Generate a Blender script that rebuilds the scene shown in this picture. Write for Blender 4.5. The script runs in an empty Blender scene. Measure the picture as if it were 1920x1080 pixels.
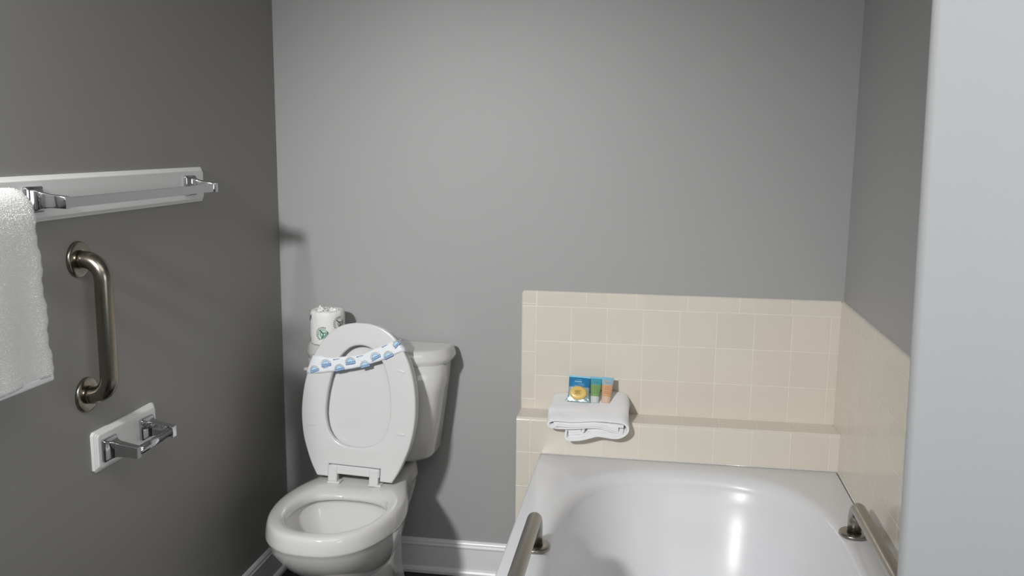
import bpy, bmesh, math, random
from mathutils import Vector, Matrix

sc = bpy.context.scene
COL = sc.collection

# ---------------------------------------------------------------- camera
CAM = Vector((1.1786, -2.724, 1.4064))
YAW, PITCH, ROLL, FPX = .1539, .1611, .0096, 1688.4871
_cy, _sy, _cp, _sp = math.cos(YAW), math.sin(YAW), math.cos(PITCH), math.sin(PITCH)
_F = Vector((-_sy*_cp, _cy*_cp, -_sp)); _R = Vector((_cy, _sy, 0)); _U = _R.cross(_F)
_R2 = _R*math.cos(ROLL) + _U*math.sin(ROLL); _U2 = -_R*math.sin(ROLL) + _U*math.cos(ROLL)
cd = bpy.data.cameras.new('camera'); cam = bpy.data.objects.new('camera', cd); COL.objects.link(cam)
M = Matrix((_R2, _U2, -_F)).transposed().to_4x4(); M.translation = CAM
cam.matrix_world = M
cd.sensor_width = 36; cd.sensor_fit = 'HORIZONTAL'; cd.lens = FPX/1920*36; cd.clip_start = .02
sc.camera = cam

# ---------------------------------------------------------------- light
w = bpy.data.worlds.new('world'); sc.world = w; w.use_nodes = True
w.node_tree.nodes['Background'].inputs[0].default_value = (.9, .95, 1, 1)
w.node_tree.nodes['Background'].inputs[1].default_value = 0.0
sc.view_settings.view_transform = 'Standard'; sc.view_settings.look = 'None'
sc.view_settings.gamma = 1; sc.view_settings.use_curve_mapping = False
sc.view_settings.exposure = 0.0
def spot(name, loc, aim, power, color, ang, blend, size=.04):
    l = bpy.data.lights.new(name, 'SPOT'); l.energy = power; l.color = color; l.spot_size = math.radians(ang); l.spot_blend = blend; l.shadow_soft_size = size
    o = bpy.data.objects.new(name, l); COL.objects.link(o); o.location = loc
    o.rotation_euler = (Vector(aim)-Vector(loc)).to_track_quat('-Z', 'Y').to_euler(); return o
def lamp(name, kind, loc, power, color, size=.05, rot=(0, 0, 0), size_y=None, spread=None):
    l = bpy.data.lights.new(name, kind); l.energy = power; l.color = color
    if kind == 'AREA':
        l.size = size
        if size_y: l.shape = 'RECTANGLE'; l.size_y = size_y
        if spread: l.spread = spread
    else: l.shadow_soft_size = size
    o = bpy.data.objects.new(name, l); COL.objects.link(o); o.location = loc; o.rotation_euler = rot
    return o
#LIGHTS
# shaded vanity lights on the left wall (nearer than the frame), plus two added soft fills, overhead and from the right
spot('vanity_lamp', (.095, -2.7, 1.97), (.85, 0, .6), 100, (1, 1, .992), 76, 1, .08)
spot('vanity_lamp', (.095, -2.7, 1.97), (.82, 0, .62), 108, (1, 1, .992), 58, 1, .08)
lamp('vanity_bulb', 'POINT', (.20, -2.6, 1.88), 12, (1, .99, .97), .05)
lamp('overhead_fill', 'AREA', (1.5, -2.6, 2.42), 14, (1, .98, .95), 1.6)  # added soft fill under the ceiling, stands for no known lamp
lamp('right_fill', 'AREA', (2.65, -2.6, 1.3), 15, (.92, .96, 1), .8, (0, math.radians(90), 0), 1.8)  # added cool fill in front of the right wall, which has no doorway
#ENDLIGHTS

# ---------------------------------------------------------------- helpers
def mesh_obj(name, verts, faces, mat=None, parent=None, smooth=True, uv=None):
    me = bpy.data.meshes.new(name); me.from_pydata([tuple(v) for v in verts], [], faces); me.update()
    if uv is not None:
        ul = me.uv_layers.new(name='UVMap')
        for l in me.loops: ul.data[l.index].uv = uv[l.vertex_index]
    return link(name, me, mat, parent, smooth)
def link(name, me, mat, parent=None, smooth=True):
    if mat: me.materials.append(mat)
    for p in me.polygons: p.use_smooth = smooth
    o = bpy.data.objects.new(name, me); COL.objects.link(o)
    if parent: o.parent = parent
    return o
def fixn(o):
    bm = bmesh.new(); bm.from_mesh(o.data); bmesh.ops.recalc_face_normals(bm, faces=bm.faces); bm.to_mesh(o.data); bm.free(); return o
def bevel(o, wd, seg=3, angle=35):
    m = o.modifiers.new('bevel', 'BEVEL'); m.width = wd; m.segments = seg; m.limit_method = 'ANGLE'; m.angle_limit = math.radians(angle)
    return o
def wn(o):
    m = o.modifiers.new('wn', 'WEIGHTED_NORMAL'); m.keep_sharp = True; return o
def box(name, lo, hi, mat, parent=None, bev=0, seg=3):
    x0, y0, z0 = lo; x1, y1, z1 = hi
    v = [(x0,y0,z0),(x1,y0,z0),(x1,y1,z0),(x0,y1,z0),(x0,y0,z1),(x1,y0,z1),(x1,y1,z1),(x0,y1,z1)]
    f = [(0,3,2,1),(4,5,6,7),(0,1,5,4),(1,2,6,5),(2,3,7,6),(3,0,4,7)]
    o = mesh_obj(name, v, f, mat, parent, smooth=bool(bev))
    if bev: bevel(o, bev, seg); wn(o)
    return o
def loft(name, rings, mat, parent=None, cap0=True, cap1=True, closed=True, smooth=True, center0=None, center1=None):
    n = len(rings[0]); v = [p for r in rings for p in r]; f = []
    for i in range(len(rings)-1):
        for j in range(n if closed else n-1):
            k = (j+1) % n
            f.append((i*n+j, i*n+k, (i+1)*n+k, (i+1)*n+j))
    def cap(base, rev):
        c = Vector((0,0,0))
        for j in range(n): c += Vector(v[base+j])
        v.append(tuple(c/n)); ci = len(v)-1
        for j in range(n):
            k = (j+1) % n
            f.append((base+j, base+k, ci) if not rev else (base+k, base+j, ci))
    if cap0: cap(0, True)
    if cap1: cap((len(rings)-1)*n, False)
    return fixn(mesh_obj(name, v, f, mat, parent, smooth))
def ribbon_loft(name, rings, n, mat_, parent=None):
    """rings outline a folded band (n points up one face, n back down the other); ends closed across the thickness"""
    m = len(rings[0]); v = [p for r in rings for p in r]; f = []
    for i in range(len(rings)-1):
        for j in range(m):
            k = (j+1) % m; f.append((i*m+j, i*m+k, (i+1)*m+k, (i+1)*m+j))
    for base, rev in ((0, True), ((len(rings)-1)*m, False)):
        for i in range(n-1):
            q = (base+i, base+i+1, base+2*n-2-i, base+2*n-1-i); f.append(q[::-1] if rev else q)
    return fixn(mesh_obj(name, v, f, mat_, parent, True))
def tube(name, pts, r, mat, parent=None, n=24, caps=True):
    pts = [Vector(p) for p in pts]; rings = []
    t0 = (pts[1]-pts[0]).normalized(); up = Vector((0,0,1)) if abs(t0.z) < .9 else Vector((0,1,0))
    a = t0.cross(up).normalized()
    for i, p in enumerate(pts):
        t = (pts[min(i+1, len(pts)-1)] - pts[max(i-1, 0)]).normalized()
        a = (a - t*a.dot(t)).normalized(); b = t.cross(a)
        rr = r[i] if isinstance(r, (list, tuple)) else r
        rings.append([p + (a*math.cos(q) + b*math.sin(q))*rr for q in [2*math.pi*k/n for k in range(n)]])
    return loft(name, rings, mat, parent, caps, caps)
def lathe(name, prof, mat, parent=None, n=48, axis='z', at=(0,0,0)):
    rings = []
    for r, h in prof:
        ring = []
        for k in range(n):
            q = 2*math.pi*k/n; c, s = r*math.cos(q), r*math.sin(q)
            p = (c, s, h) if axis == 'z' else ((h, c, s) if axis == 'x' else (c, h, s))
            ring.append((p[0]+at[0], p[1]+at[1], p[2]+at[2]))
        rings.append(ring)
    return loft(name, rings, mat, parent)
def fillet(pts, r, n=8):
    """round the corners of a 3D polyline"""
    pts = [Vector(p) for p in pts]; out = [pts[0]]
    for i in range(1, len(pts)-1):
        a = (pts[i-1]-pts[i]).normalized(); b = (pts[i+1]-pts[i]).normalized()
        ang = a.angle(b); d = r/math.tan(ang/2); p0 = pts[i]+a*d; p1 = pts[i]+b*d
        c = pts[i] + (a+b).normalized()*(r/math.sin(ang/2))
        for k in range(n+1):
            t = k/n; v0 = p0-c; v1 = p1-c; om = v0.angle(v1)
            out.append(c + v0*(math.sin((1-t)*om)/math.sin(om)) + v1*(math.sin(t*om)/math.sin(om)))
    out.append(pts[-1]); return out
def spline(pts, n=10, closed=False):
    """Catmull-Rom through 2D/3D points"""
    P = [Vector(p) for p in pts]; out = []; m = len(P)
    rng = range(m) if closed else range(m-1)
    for i in rng:
        if closed: a, b, c, d = P[(i-1)%m], P[i], P[(i+1)%m], P[(i+2)%m]
        else: a, b, c, d = P[max(i-1,0)], P[i], P[i+1], P[min(i+2,m-1)]
        for k in range(n):
            t = k/n
            out.append(.5*((2*b)+(c-a)*t+(2*a-5*b+4*c-d)*t*t+(3*b-a-3*c+d)*t**3))
    if not closed: out.append(P[-1])
    return out
def resample(pts, n, closed=True):
    P = [Vector(p) for p in pts]
    if closed: P = P+[P[0]]
    L = [0]
    for a, b in zip(P, P[1:]): L.append(L[-1]+(b-a).length)
    out = []; j = 0; m = n if closed else n-1
    for i in range(n):
        s = L[-1]*i/m
        while j < len(L)-2 and L[j+1] < s: j += 1
        d = L[j+1]-L[j]; t = (s-L[j])/d if d > 0 else 0
        out.append(P[j].lerp(P[j+1], min(max(t, 0), 1)))
    return out
def plate(name, outlines, depth, bev, mat, parent=None, mw=None, res=4):
    """flat shape from 2D outlines (holes allowed) with a rounded edge, turned into a mesh; local xy plane, thickness 2*depth+2*bev"""
    cu = bpy.data.curves.new(name, 'CURVE'); cu.dimensions = '2D'; cu.fill_mode = 'BOTH'
    cu.extrude = depth; cu.bevel_depth = bev; cu.bevel_resolution = res; cu.offset = -bev if bev else 0
    for ol in outlines:
        s = cu.splines.new('POLY'); s.points.add(len(ol)-1)
        for i, p in enumerate(ol): s.points[i].co = (p[0], p[1], 0, 1)
        s.use_cyclic_u = True
    tmp = bpy.data.objects.new('tmp', cu); COL.objects.link(tmp)
    bpy.context.view_layer.update()
    me = bpy.data.meshes.new_from_object(tmp.evaluated_get(bpy.context.evaluated_depsgraph_get()))
    bpy.data.objects.remove(tmp); bpy.data.curves.remove(cu)
    if mw is not None: me.transform(mw)
    me.materials.clear(); me.name = name
    o = link(name, me, mat, parent, True)
    bm = bmesh.new(); bm.from_mesh(me); bmesh.ops.remove_doubles(bm, verts=bm.verts, dist=1e-5); bm.to_mesh(me); bm.free()
    es = o.modifiers.new('es', 'EDGE_SPLIT'); es.split_angle = math.radians(40)
    return o
def empty(name, loc, rz=0):
    o = bpy.data.objects.new(name, None); COL.objects.link(o); o.location = loc; o.rotation_euler = (0,0,rz); o.empty_display_size = .05
    return o
def tag(o, label=None, cat=None, group=None, kind=None):
    if label: o['label'] = label
    if cat: o['category'] = cat
    if group: o['group'] = group
    if kind: o['kind'] = kind
    return o
def join(objs, name):
    """merge several scratch meshes into the first (one part)"""
    bm = bmesh.new()
    for o in objs:
        tmp = o.data.copy(); tmp.transform(o.matrix_basis); bm.from_mesh(tmp); bpy.data.meshes.remove(tmp)
    keep = objs[0]; bm.to_mesh(keep.data); bm.free(); keep.matrix_basis = Matrix.Identity(4)
    for o in objs[1:]: bpy.data.objects.remove(o)
    keep.name = name; return keep

# ---------------------------------------------------------------- materials
def mat(name, color, rough=.5, metal=0, coat=0, spec=.5, bump=None, var=None, sheen=0, trans=0, ior=1.45, sss=0):
    m = bpy.data.materials.new(name); m.use_nodes = True; nt = m.node_tree; b = nt.nodes['Principled BSDF']
    b.inputs['Base Color'].default_value = (*color, 1); b.inputs['Roughness'].default_value = rough
    b.inputs['Metallic'].default_value = metal; b.inputs['Coat Weight'].default_value = coat
    b.inputs['Coat Roughness'].default_value = .06
    b.inputs['Specular IOR Level'].default_value = spec; b.inputs['IOR'].default_value = ior
    if sheen: b.inputs['Sheen Weight'].default_value = sheen
    if trans: b.inputs['Transmission Weight'].default_value = trans
    tc = nt.nodes.new('ShaderNodeTexCoord')
    if bump:
        scale, strength, dist = bump
        n = nt.nodes.new('ShaderNodeTexNoise'); n.inputs['Scale'].default_value = scale; n.inputs['Detail'].default_value = 4
        nt.links.new(tc.outputs['Object'], n.inputs['Vector'])
        bp_ = nt.nodes.new('ShaderNodeBump'); bp_.inputs['Strength'].default_value = strength; bp_.inputs['Distance'].default_value = dist
        nt.links.new(n.outputs['Fac'], bp_.inputs['Height']); nt.links.new(bp_.outputs['Normal'], b.inputs['Normal'])
    if var:
        scale, amt = var
        n = nt.nodes.new('ShaderNodeTexNoise'); n.inputs['Scale'].default_value = scale; n.inputs['Detail'].default_value = 3
        nt.links.new(tc.outputs['Object'], n.inputs['Vector'])
        mx = nt.nodes.new('ShaderNodeMix'); mx.data_type = 'RGBA'
        mx.inputs[6].default_value = (*[c*(1-amt) for c in color], 1); mx.inputs[7].default_value = (*[min(1, c*(1+amt)) for c in color], 1)
        nt.links.new(n.outputs['Fac'], mx.inputs[0]); nt.links.new(mx.outputs[2], b.inputs['Base Color'])
    return m
M_WALL = mat('grey_wall_paint', (.39, .39, .392), .5, bump=(180, .05, .002), var=(2.5, .015))
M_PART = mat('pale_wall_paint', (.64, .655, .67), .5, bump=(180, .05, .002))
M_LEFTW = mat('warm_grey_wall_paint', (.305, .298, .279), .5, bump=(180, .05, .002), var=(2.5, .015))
M_CEIL = mat('ceiling_paint', (.7, .7, .7), .8)
M_FAR = mat('low_bounce_wall_paint', (.28, .28, .28), .6)  # unseen walls, made darker to cut the light they bounce back
M_FLOOR = mat('dark_floor', (.012, .011, .012), .4, bump=(40, .1, .002), var=(9, .3))
M_TRIM = mat('white_trim_paint', (.80, .81, .82), .3, bump=(60, .03, .001))
M_BOARD = mat('painted_board', (.86, .86, .85), .32, bump=(60, .05, .001))
M_CER = mat('vitreous_china', (.665, .66, .642), .12, coat=.5, var=(4, .01))
M_SEAT = mat('seat_plastic', (.675, .678, .68), .22, coat=.2)
M_TUB = mat('tub_acrylic', (.74, .745, .77), .3, coat=.15)
M_CHROME = mat('chrome', (.62, .63, .65), .07, metal=1)
M_NICKEL = mat('brushed_nickel', (.30, .275, .235), .24, metal=1, bump=(300, .03, .0005))
M_STEEL = mat('brushed_steel', (.34, .32, .29), .3, metal=1, bump=(300, .03, .0005))
M_TERRY = mat('white_terry', (.84, .83, .82), 1, spec=.0, bump=(420, .5, .002))
M_COTTON = mat('white_cotton', (.84, .84, .86), .9, sheen=.15, bump=(500, .4, .001))
M_PAPER = mat('white_paper', (.84, .84, .83), .55, bump=(120, .15, .001))
M_BAND = mat('band_paper', (.80, .84, .88), .45)
M_GREEN = mat('green_ink', (.02, .16, .10), .5)
M_PALEG = mat('pale_green_ink', (.45, .66, .58), .5)
M_GREY = mat('grey_ink', (.12, .14, .13), .5)
M_BLUE = mat('blue_ink', (.03, .12, .34), .4)
M_LBLUE = mat('light_blue_ink', (.38, .64, .84), .4)
M_PALEB = mat('pale_blue_ink', (.60, .76, .88), .4)
M_TAN = mat('tan_ink', (.5, .5, .44), .4)
M_PBLUE = mat('packet_blue', (.02, .20, .42), .25, coat=.4)
M_PLB = mat('packet_pale_blue', (.22, .58, .78), .2, coat=.5)
M_PSIL = mat('packet_foil', (.38, .52, .56), .25, metal=.3, coat=.4, bump=(90, .4, .003))
M_SOAP = mat('yellow_soap', (.78, .55, .16), .35, coat=.4, bump=(120, .2, .002))
M_SOAPT = mat('soap_lettering', (.22, .10, .01), .5)
M_TGREEN = mat('green_tube', (.20, .36, .13), .3, coat=.4)
M_TTEAL = mat('teal_tube_top', (.06, .34, .44), .3, coat=.4)
M_TOR = mat('orange_tube', (.68, .38, .20), .3, coat=.4)
M_TGR = mat('grey_tube_top', (.36, .48, .55), .3, coat=.4)
M_CLEAR = mat('clear_cap', (.62, .66, .64), .2, coat=.5)
M_PEACH = mat('peach_cap', (.72, .52, .40), .2, coat=.5)
M_GROOVE = mat('seam_shadow_line', (.5, .5, .5), .5)

def tile_mat():
    """cream wall tile; UV in metres: u=0 at the first full column, v=0 at the ledge; trims beyond u<0 and v>3 tiles"""
    m = bpy.data.materials.new('cream_tile'); m.use_nodes = True; nt = m.node_tree; b = nt.nodes['Principled BSDF']
    N = nt.nodes.new; Lk = nt.links.new
    def math_(op, a, c=None):
        n = N('ShaderNodeMath'); n.operation = op
        for i, x in enumerate((a, c)):
            if x is None: continue
            if isinstance(x, (int, float)): n.inputs[i].default_value = x
            else: Lk(x, n.inputs[i])
        return n.outputs[0]
    uv = N('ShaderNodeUVMap'); sep = N('ShaderNodeSeparateXYZ'); Lk(uv.outputs[0], sep.inputs[0])
    u, v = sep.outputs[0], sep.outputs[1]
    S, ST, g = .1095, .152, .0011
    def dist(x, p):
        f = math_('ABSOLUTE', math_('SUBTRACT', math_('FRACT', math_('ADD', math_('DIVIDE', x, p), 100.5)), .5))
        return math_('MULTIPLY', f, p)
    top = math_('GREATER_THAN', v, 3*S); left = math_('LESS_THAN', u, 0)
    mid = math_('MULTIPLY', math_('SUBTRACT', 1, top), math_('SUBTRACT', 1, left))
    du = math_('ADD', math_('MULTIPLY', dist(u, S), math_('SUBTRACT', 1, top)), math_('MULTIPLY', dist(math_('SUBTRACT', u, .003), ST), top))
    vl = dist(math_('SUBTRACT', v, .032), ST)
    dv = math_('ADD', math_('MULTIPLY', dist(v, S), math_('SUBTRACT', 1, left)), math_('MULTIPLY', vl, left))
    dtop = math_('ABSOLUTE', math_('SUBTRACT', v, 3*S)); dleft = math_('ABSOLUTE', u)
    d = math_('MINIMUM', math_('MINIMUM', du, dv), math_('MINIMUM', dtop, dleft))
    mask = N('ShaderNodeMapRange'); mask.interpolation_type = 'SMOOTHSTEP'
    mask.inputs['From Min'].default_value = .0004; mask.inputs['From Max'].default_value = .0019
    mask.inputs['To Min'].default_value = 1; mask.inputs['To Max'].default_value = 0
    Lk(d, mask.inputs['Value'])
    # each tile a slightly different cream
    fl = N('ShaderNodeCombineXYZ'); Lk(math_('FLOOR', math_('DIVIDE', u, S)), fl.inputs[0]); Lk(math_('FLOOR', math_('DIVIDE', v, S)), fl.inputs[1])
    wnz = N('ShaderNodeTexWhiteNoise'); wnz.noise_dimensions = '3D'; Lk(fl.outputs[0], wnz.inputs['Vector'])
    c1 = N('ShaderNodeMix'); c1.data_type = 'RGBA'; Lk(wnz.outputs['Value'], c1.inputs[0])
    c1.inputs[6].default_value = (.715, .665, .582, 1); c1.inputs[7].default_value = (.745, .695, .61, 1)
    c2 = N('ShaderNodeMix'); c2.data_type = 'RGBA'; Lk(mask.outputs[0], c2.inputs[0]); Lk(c1.outputs[2], c2.inputs[6])
    c2.inputs[7].default_value = (.83, .79, .71, 1)
    Lk(c2.outputs[2], b.inputs['Base Color'])
    r = math_('ADD', .16, math_('MULTIPLY', mask.outputs[0], .5)); Lk(r, b.inputs['Roughness'])
    bm = N('ShaderNodeBump'); bm.invert = True; bm.inputs['Strength'].default_value = .5; bm.inputs['Distance'].default_value = .0012
    Lk(mask.outputs[0], bm.inputs['Height']); Lk(bm.outputs['Normal'], b.inputs['Normal'])
    return m
M_TILE = tile_mat()

# ---------------------------------------------------------------- room
W, ZT, XT, D, ZL, XL, ZB, XB = 1.7426, .9535, .7877, .1095, .5783, .7906, .4678, .8628
X0, S = .833, .1095
H, YR, XR, YP = 2.44, -3.5, 2.7, -1.65
def struct(o, label, cat='wall'): return tag(o, label, cat, kind='structure')
struct(box('floor', (-.1, YR-.1, -.05), (XR+.1, .1, 0), M_FLOOR), 'near-black bathroom floor', 'floor')
struct(box('ceiling', (-.1, YR-.1, H), (XR+.1, .1, H+.05), M_CEIL), 'plain white ceiling above the frame', 'ceiling')
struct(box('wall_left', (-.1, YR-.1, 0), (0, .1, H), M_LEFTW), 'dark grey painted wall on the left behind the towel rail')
struct(box('wall_back', (0, 0, 0), (XR, .1, H), M_WALL), 'grey painted wall behind the toilet and the tub')
struct(box('wall_right', (W, YP+.11, 0), (W+.1, 0, H), M_WALL), 'narrow grey wall strip above the tiles at the tub side')
struct(box('wall_far_right', (XR, YR-.1, 0), (XR+.1, YP, H), M_FAR), 'grey wall outside the frame on the right')
struct(box('wall_rear', (0, YR-.1, 0), (XR, YR, H), M_FAR), 'grey wall behind the viewer')
# pale partition at the tub's foot; its end leans a touch as in the photo
pe = lambda z: 1.4995 - .0195*z
v = []
for z in (0, H):
    v += [(pe(z)+.05, YP+.11, z), (XR, YP+.11, z), (XR, YP, z), (pe(z), YP, z)]
o = mesh_obj('wall_partition', v, [(0,1,2,3),(7,6,5,4),(0,4,5,1),(1,5,6,2),(2,6,7,3),(3,7,4,0)], M_PART); fixn(o)
bevel(o, .012, 4); wn(o)
struct(o, 'bright pale wall end in the right foreground')

# skirting: ogee profile with a shoe mould at the floor
prof = [(0,0),(.022,0),(.022,.010),(.018,.017),(.012,.020),(.012,.090),(.0135,.093),(.0135,.098),(.010,.102),(.0105,.106),(.008,.110),(.005,.113),(0,.1146)]
def skirting(name, along, a, b, label):
    v = []; f = []; n = len(prof)
    for t in (a, b):
        for d, z in prof: v.append((t, -d, z) if along == 'x' else (d, t, z))
    for j in range(n-1): f.append((j, j+1, n+j+1, n+j))
    f += [tuple(range(n)), tuple(range(n, 2*n))]
    o = fixn(mesh_obj(name, v, f, M_TRIM, smooth=False)); bevel(o, .001, 2, 20)
    return struct(o, label, 'baseboard')
skirting('baseboard_back', 'x', 0.0, XL-.001, 'white moulded skirting board on the back wall beside the toilet')
skirting('baseboard_left', 'y', YR, -.0135, 'white moulded skirting board in shadow along the left wall')

# tiled surround: back panel, right panel, ledge
TT = .007
def panel_uv(name, quads, label, bev=.004):
    """quads: list of (verts, uvs) sharing one mesh"""
    v = []; f = []; uv = []
    for vs, us in quads:
        k = len(v); v += vs; uv += us; f.append(tuple(range(k, k+len(vs))))
    o = mesh_obj(name, v, f, M_TILE, uv=uv, smooth=False)
    return struct(o, label, 'tile')
def U(x): return x - X0
def V(z): return z - ZL
x1 = W - TT
# rounded outer edge of the back panel: quarter round bullnose strips
def back_panel():
    r = TT; q = []; n = 5
    arc = [(r - r*math.cos(math.pi/2*k/n), r*math.sin(math.pi/2*k/n)) for k in range(n+1)]  # (inset along, outwards)
    xs = [(XT + a, h) for a, h in arc]; zs = [(ZT - a, h) for a, h in arc]
    for (xa, ha), (xb, hb) in zip(xs, xs[1:]):
        q.append(([(xa,-ha,ZL),(xb,-hb,ZL),(xb,-hb,ZT-r),(xa,-ha,ZT-r)], [(U(xa),0),(U(xb),0),(U(xb),V(ZT-r)),(U(xa),V(ZT-r))]))
    for (za, ha), (zb, hb) in zip(zs, zs[1:]):
        q.append(([(XT+r,-ha,za),(XT+r,-hb,zb),(x1,-hb,zb),(x1,-ha,za)], [(U(XT+r),V(za)),(U(XT+r),V(zb)),(U(x1),V(zb)),(U(x1),V(za))]))
    q.append(([(XT+r,-r,ZL),(x1,-r,ZL),(x1,-r,ZT-r),(XT+r,-r,ZT-r)], [(U(XT+r),0),(U(x1),0),(U(x1),V(ZT-r)),(U(XT+r),V(ZT-r))]))
    # corner
    q.append(([(XT+r,0,ZT),(XT+r,-r,ZT-r),(XT,0,ZT-r)], [(.01,V(ZT)),(.01,V(ZT-r)),(.01,V(ZT-r))]))
    return panel_uv('trim_1', q, 'cream tiled splashback on the back wall above the ledge')
back_panel()
def right_panel():
    r = TT; q = []; n = 5
    arc = [(r - r*math.cos(math.pi/2*k/n), r*math.sin(math.pi/2*k/n)) for k in range(n+1)]
    zs = [(ZT - a, h) for a, h in arc]
    uu = lambda y: -y + .03
    for (za, ha), (zb, hb) in zip(zs, zs[1:]):
        q.append(([(W-ha,0,za),(W-hb,0,zb),(W-hb,YP,zb),(W-ha,YP,za)], [(uu(0),V(za)),(uu(0),V(zb)),(uu(YP),V(zb)),(uu(YP),V(za))]))
    q.append(([(W-r,0,0),(W-r,YP,0),(W-r,YP,ZT-r),(W-r,0,ZT-r)], [(uu(0),V(0)),(uu(YP),V(0)),(uu(YP),V(ZT-r)),(uu(0),V(ZT-r))]))
    return panel_uv('trim_2', q, 'cream tiled side wall beside the tub')
right_panel()
def ledge():
    q = []; r = .010; n = 6
    arc = [(math.sin(math.pi/2*k/n), math.cos(math.pi/2*k/n)) for k in range(n+1)]
    # top, nosing, front ; v runs on over the nosing
    prof = [(0, ZL)] + [(-(D-r) - r*s, ZL - r + r*c) for s, c in arc] + [(-D, 0)]
    for (ya, za), (yb, zb) in zip(prof, prof[1:]):
        top = ya == 0
        va = (.03, .08) if top else (V(za) if za < ZL-1e-6 else -.0001, V(zb))
        q.append(([(XL,ya,za),(x1,ya,za),(x1,yb,zb),(XL,yb,zb)], [(U(XL)+.2,va[0]),(U(x1)+.2 if 0 else U(x1)+.2,va[0]),(U(x1)+.2,va[1]),(U(XL)+.2,va[1])] if top else
                  [(U(XL)+10*S,va[0]),(U(x1)+10*S,va[0]),(U(x1)+10*S,va[1]),(U(XL)+10*S,va[1])]))
    # left end
    q.append(([(XL,0,0),(XL,0,ZL)] + [(XL,y,z) for y, z in prof[1:]], [(.01+10*S, V(0)), (.01+10*S, V(ZL))] + [(-y+.01+10*S, V(z)) for y, z in prof[1:]]))
    o = panel_uv('trim_3', q, 'cream tiled ledge running behind the tub')
    return o
ledge()

# ---------------------------------------------------------------- bathtub
def bathtub():
    root = empty('bathtub', ((XB+W)/2, (-D-1.535)/2, 0))
    tag(root, 'white bathtub set between the tiled ledge and the pale wall end', 'bathtub')
    ox, oy = root.location.x, root.location.y
    N = 128; xa, xb, ya, yb = XB, W-TT-.0005, -1.535, -D-.0005
    cx, cy, a, b, e = 1.31, -.76, .36, .58, 3.0
    def rect(ins, z):
        out = []
        X0_, X1_, Y0_, Y1_ = xa+ins, xb-ins, ya+ins, yb-ins
        for k in range(N):
            q = 2*math.pi*k/N + math.pi/4; dx, dy = math.cos(q), math.sin(q)
            # square-ish parametrisation so that corners are hit
            m = max(abs(dx), abs(dy)); u, v_ = dx/m, dy/m
            out.append(((X0_+X1_)/2 + u*(X1_-X0_)/2 - ox, (Y0_+Y1_)/2 + v_*(Y1_-Y0_)/2 - oy, z))
        return out
    def basin(da, db, z, sh=0, ee=e):
        out = []
        for k in range(N):
            q = 2*math.pi*k/N + math.pi/4; c, s = math.cos(q), math.sin(q)
            x = (a-da)*math.copysign(abs(c)**(2/ee), c); y = (b-db)*math.copysign(abs(s)**(2/ee), s)
            out.append((cx+x-ox, cy+y+sh-oy, z))
        return out
    rings = [rect(.0, 0), rect(.0, ZB-.012), rect(.0006, ZB-.006), rect(.003, ZB-.0015), rect(.007, ZB)]
    R = .045
    rings += [basin(-.016, -.02, ZB+.0002)]
    for k in range(0, 8):
        q = math.pi/2*k/7; rings.append(basin(R*math.sin(q)*.75-.012, R*math.sin(q)*1.0-.012, ZB - R*(1-math.cos(q))*.9))
    rings += [basin(.040, .055, .40), basin(.056, .088, .33), basin(.075, .125, .26), basin(.098, .165, .20), basin(.125, .205, .155), basin(.165, .25, .13), basin(.22, .33, .122), basin(.30, .5, .12)]
    o = loft('tub_shell', rings, M_TUB, root, cap0=False, cap1=True)
    bead = tube('caulk_bead', fillet([(xa-ox+.002, yb-oy, ZB+.001), (xb-ox, yb-oy, ZB+.001), (xb-ox, ya-oy+.02, ZB+.001)], .004), .0022, M_CER, root, n=8)
    bead['label'] = 'thin white caulk line'
    return root
bathtub()

# ---------------------------------------------------------------- grab bars
def bar_path(p0, n0, p1, off, r):
    a = Vector(p0); b = Vector(p1); n = Vector(n0)*off
    return fillet([a, a+n, b+n, b], r, 10)
def grab_bar(name, p0, p1, normal, off, rad, fl, m, label, group=None):
    root = empty(name, p0); tag(root, label, 'grab bar', group)
    a = Vector((0,0,0)); b = Vector(p1)-Vector(p0); n = Vector(normal)
    tube('bar', bar_path(a+n*.002, n, b+n*.002, off, rad*2.2), rad, m, root, 32)
    for p in (a, b):
        prof = [(0,.0),(fl,.0),(fl,.0035),(fl*.99,.0055),(fl*.955,.007),(fl*.85,.0078),(rad*1.12,.0092),(rad*1.04,.0085),(0,.0085)]
        ax = 'x' if abs(normal[0]) > .5 else 'z'
        lathe('flange', prof, m, root, 48, ax, tuple(p))
    return root
grab_bar('grab_bar', (0, -1.027, 1.156), (0, -1.029, .866), (1,0,0), .054, .0185, .038, M_NICKEL,
         'brushed nickel vertical grab bar on the left wall below the towel rail')
grab_bar('grab_bar', (.934, -.752, ZB+.0008), (.934, -1.40, ZB+.0008), (0,0,1), .080, .0165, .036, M_STEEL,
         "steel grab bar on the tub's left rim, nearer the toilet")
grab_bar('grab_bar', (1.6905, -.548, ZB+.0008), (1.6905, -1.40, ZB+.0008), (0,0,1), .074, .0165, .036, M_STEEL,
         "steel grab bar on the tub's right rim beside the tiled wall")

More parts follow.
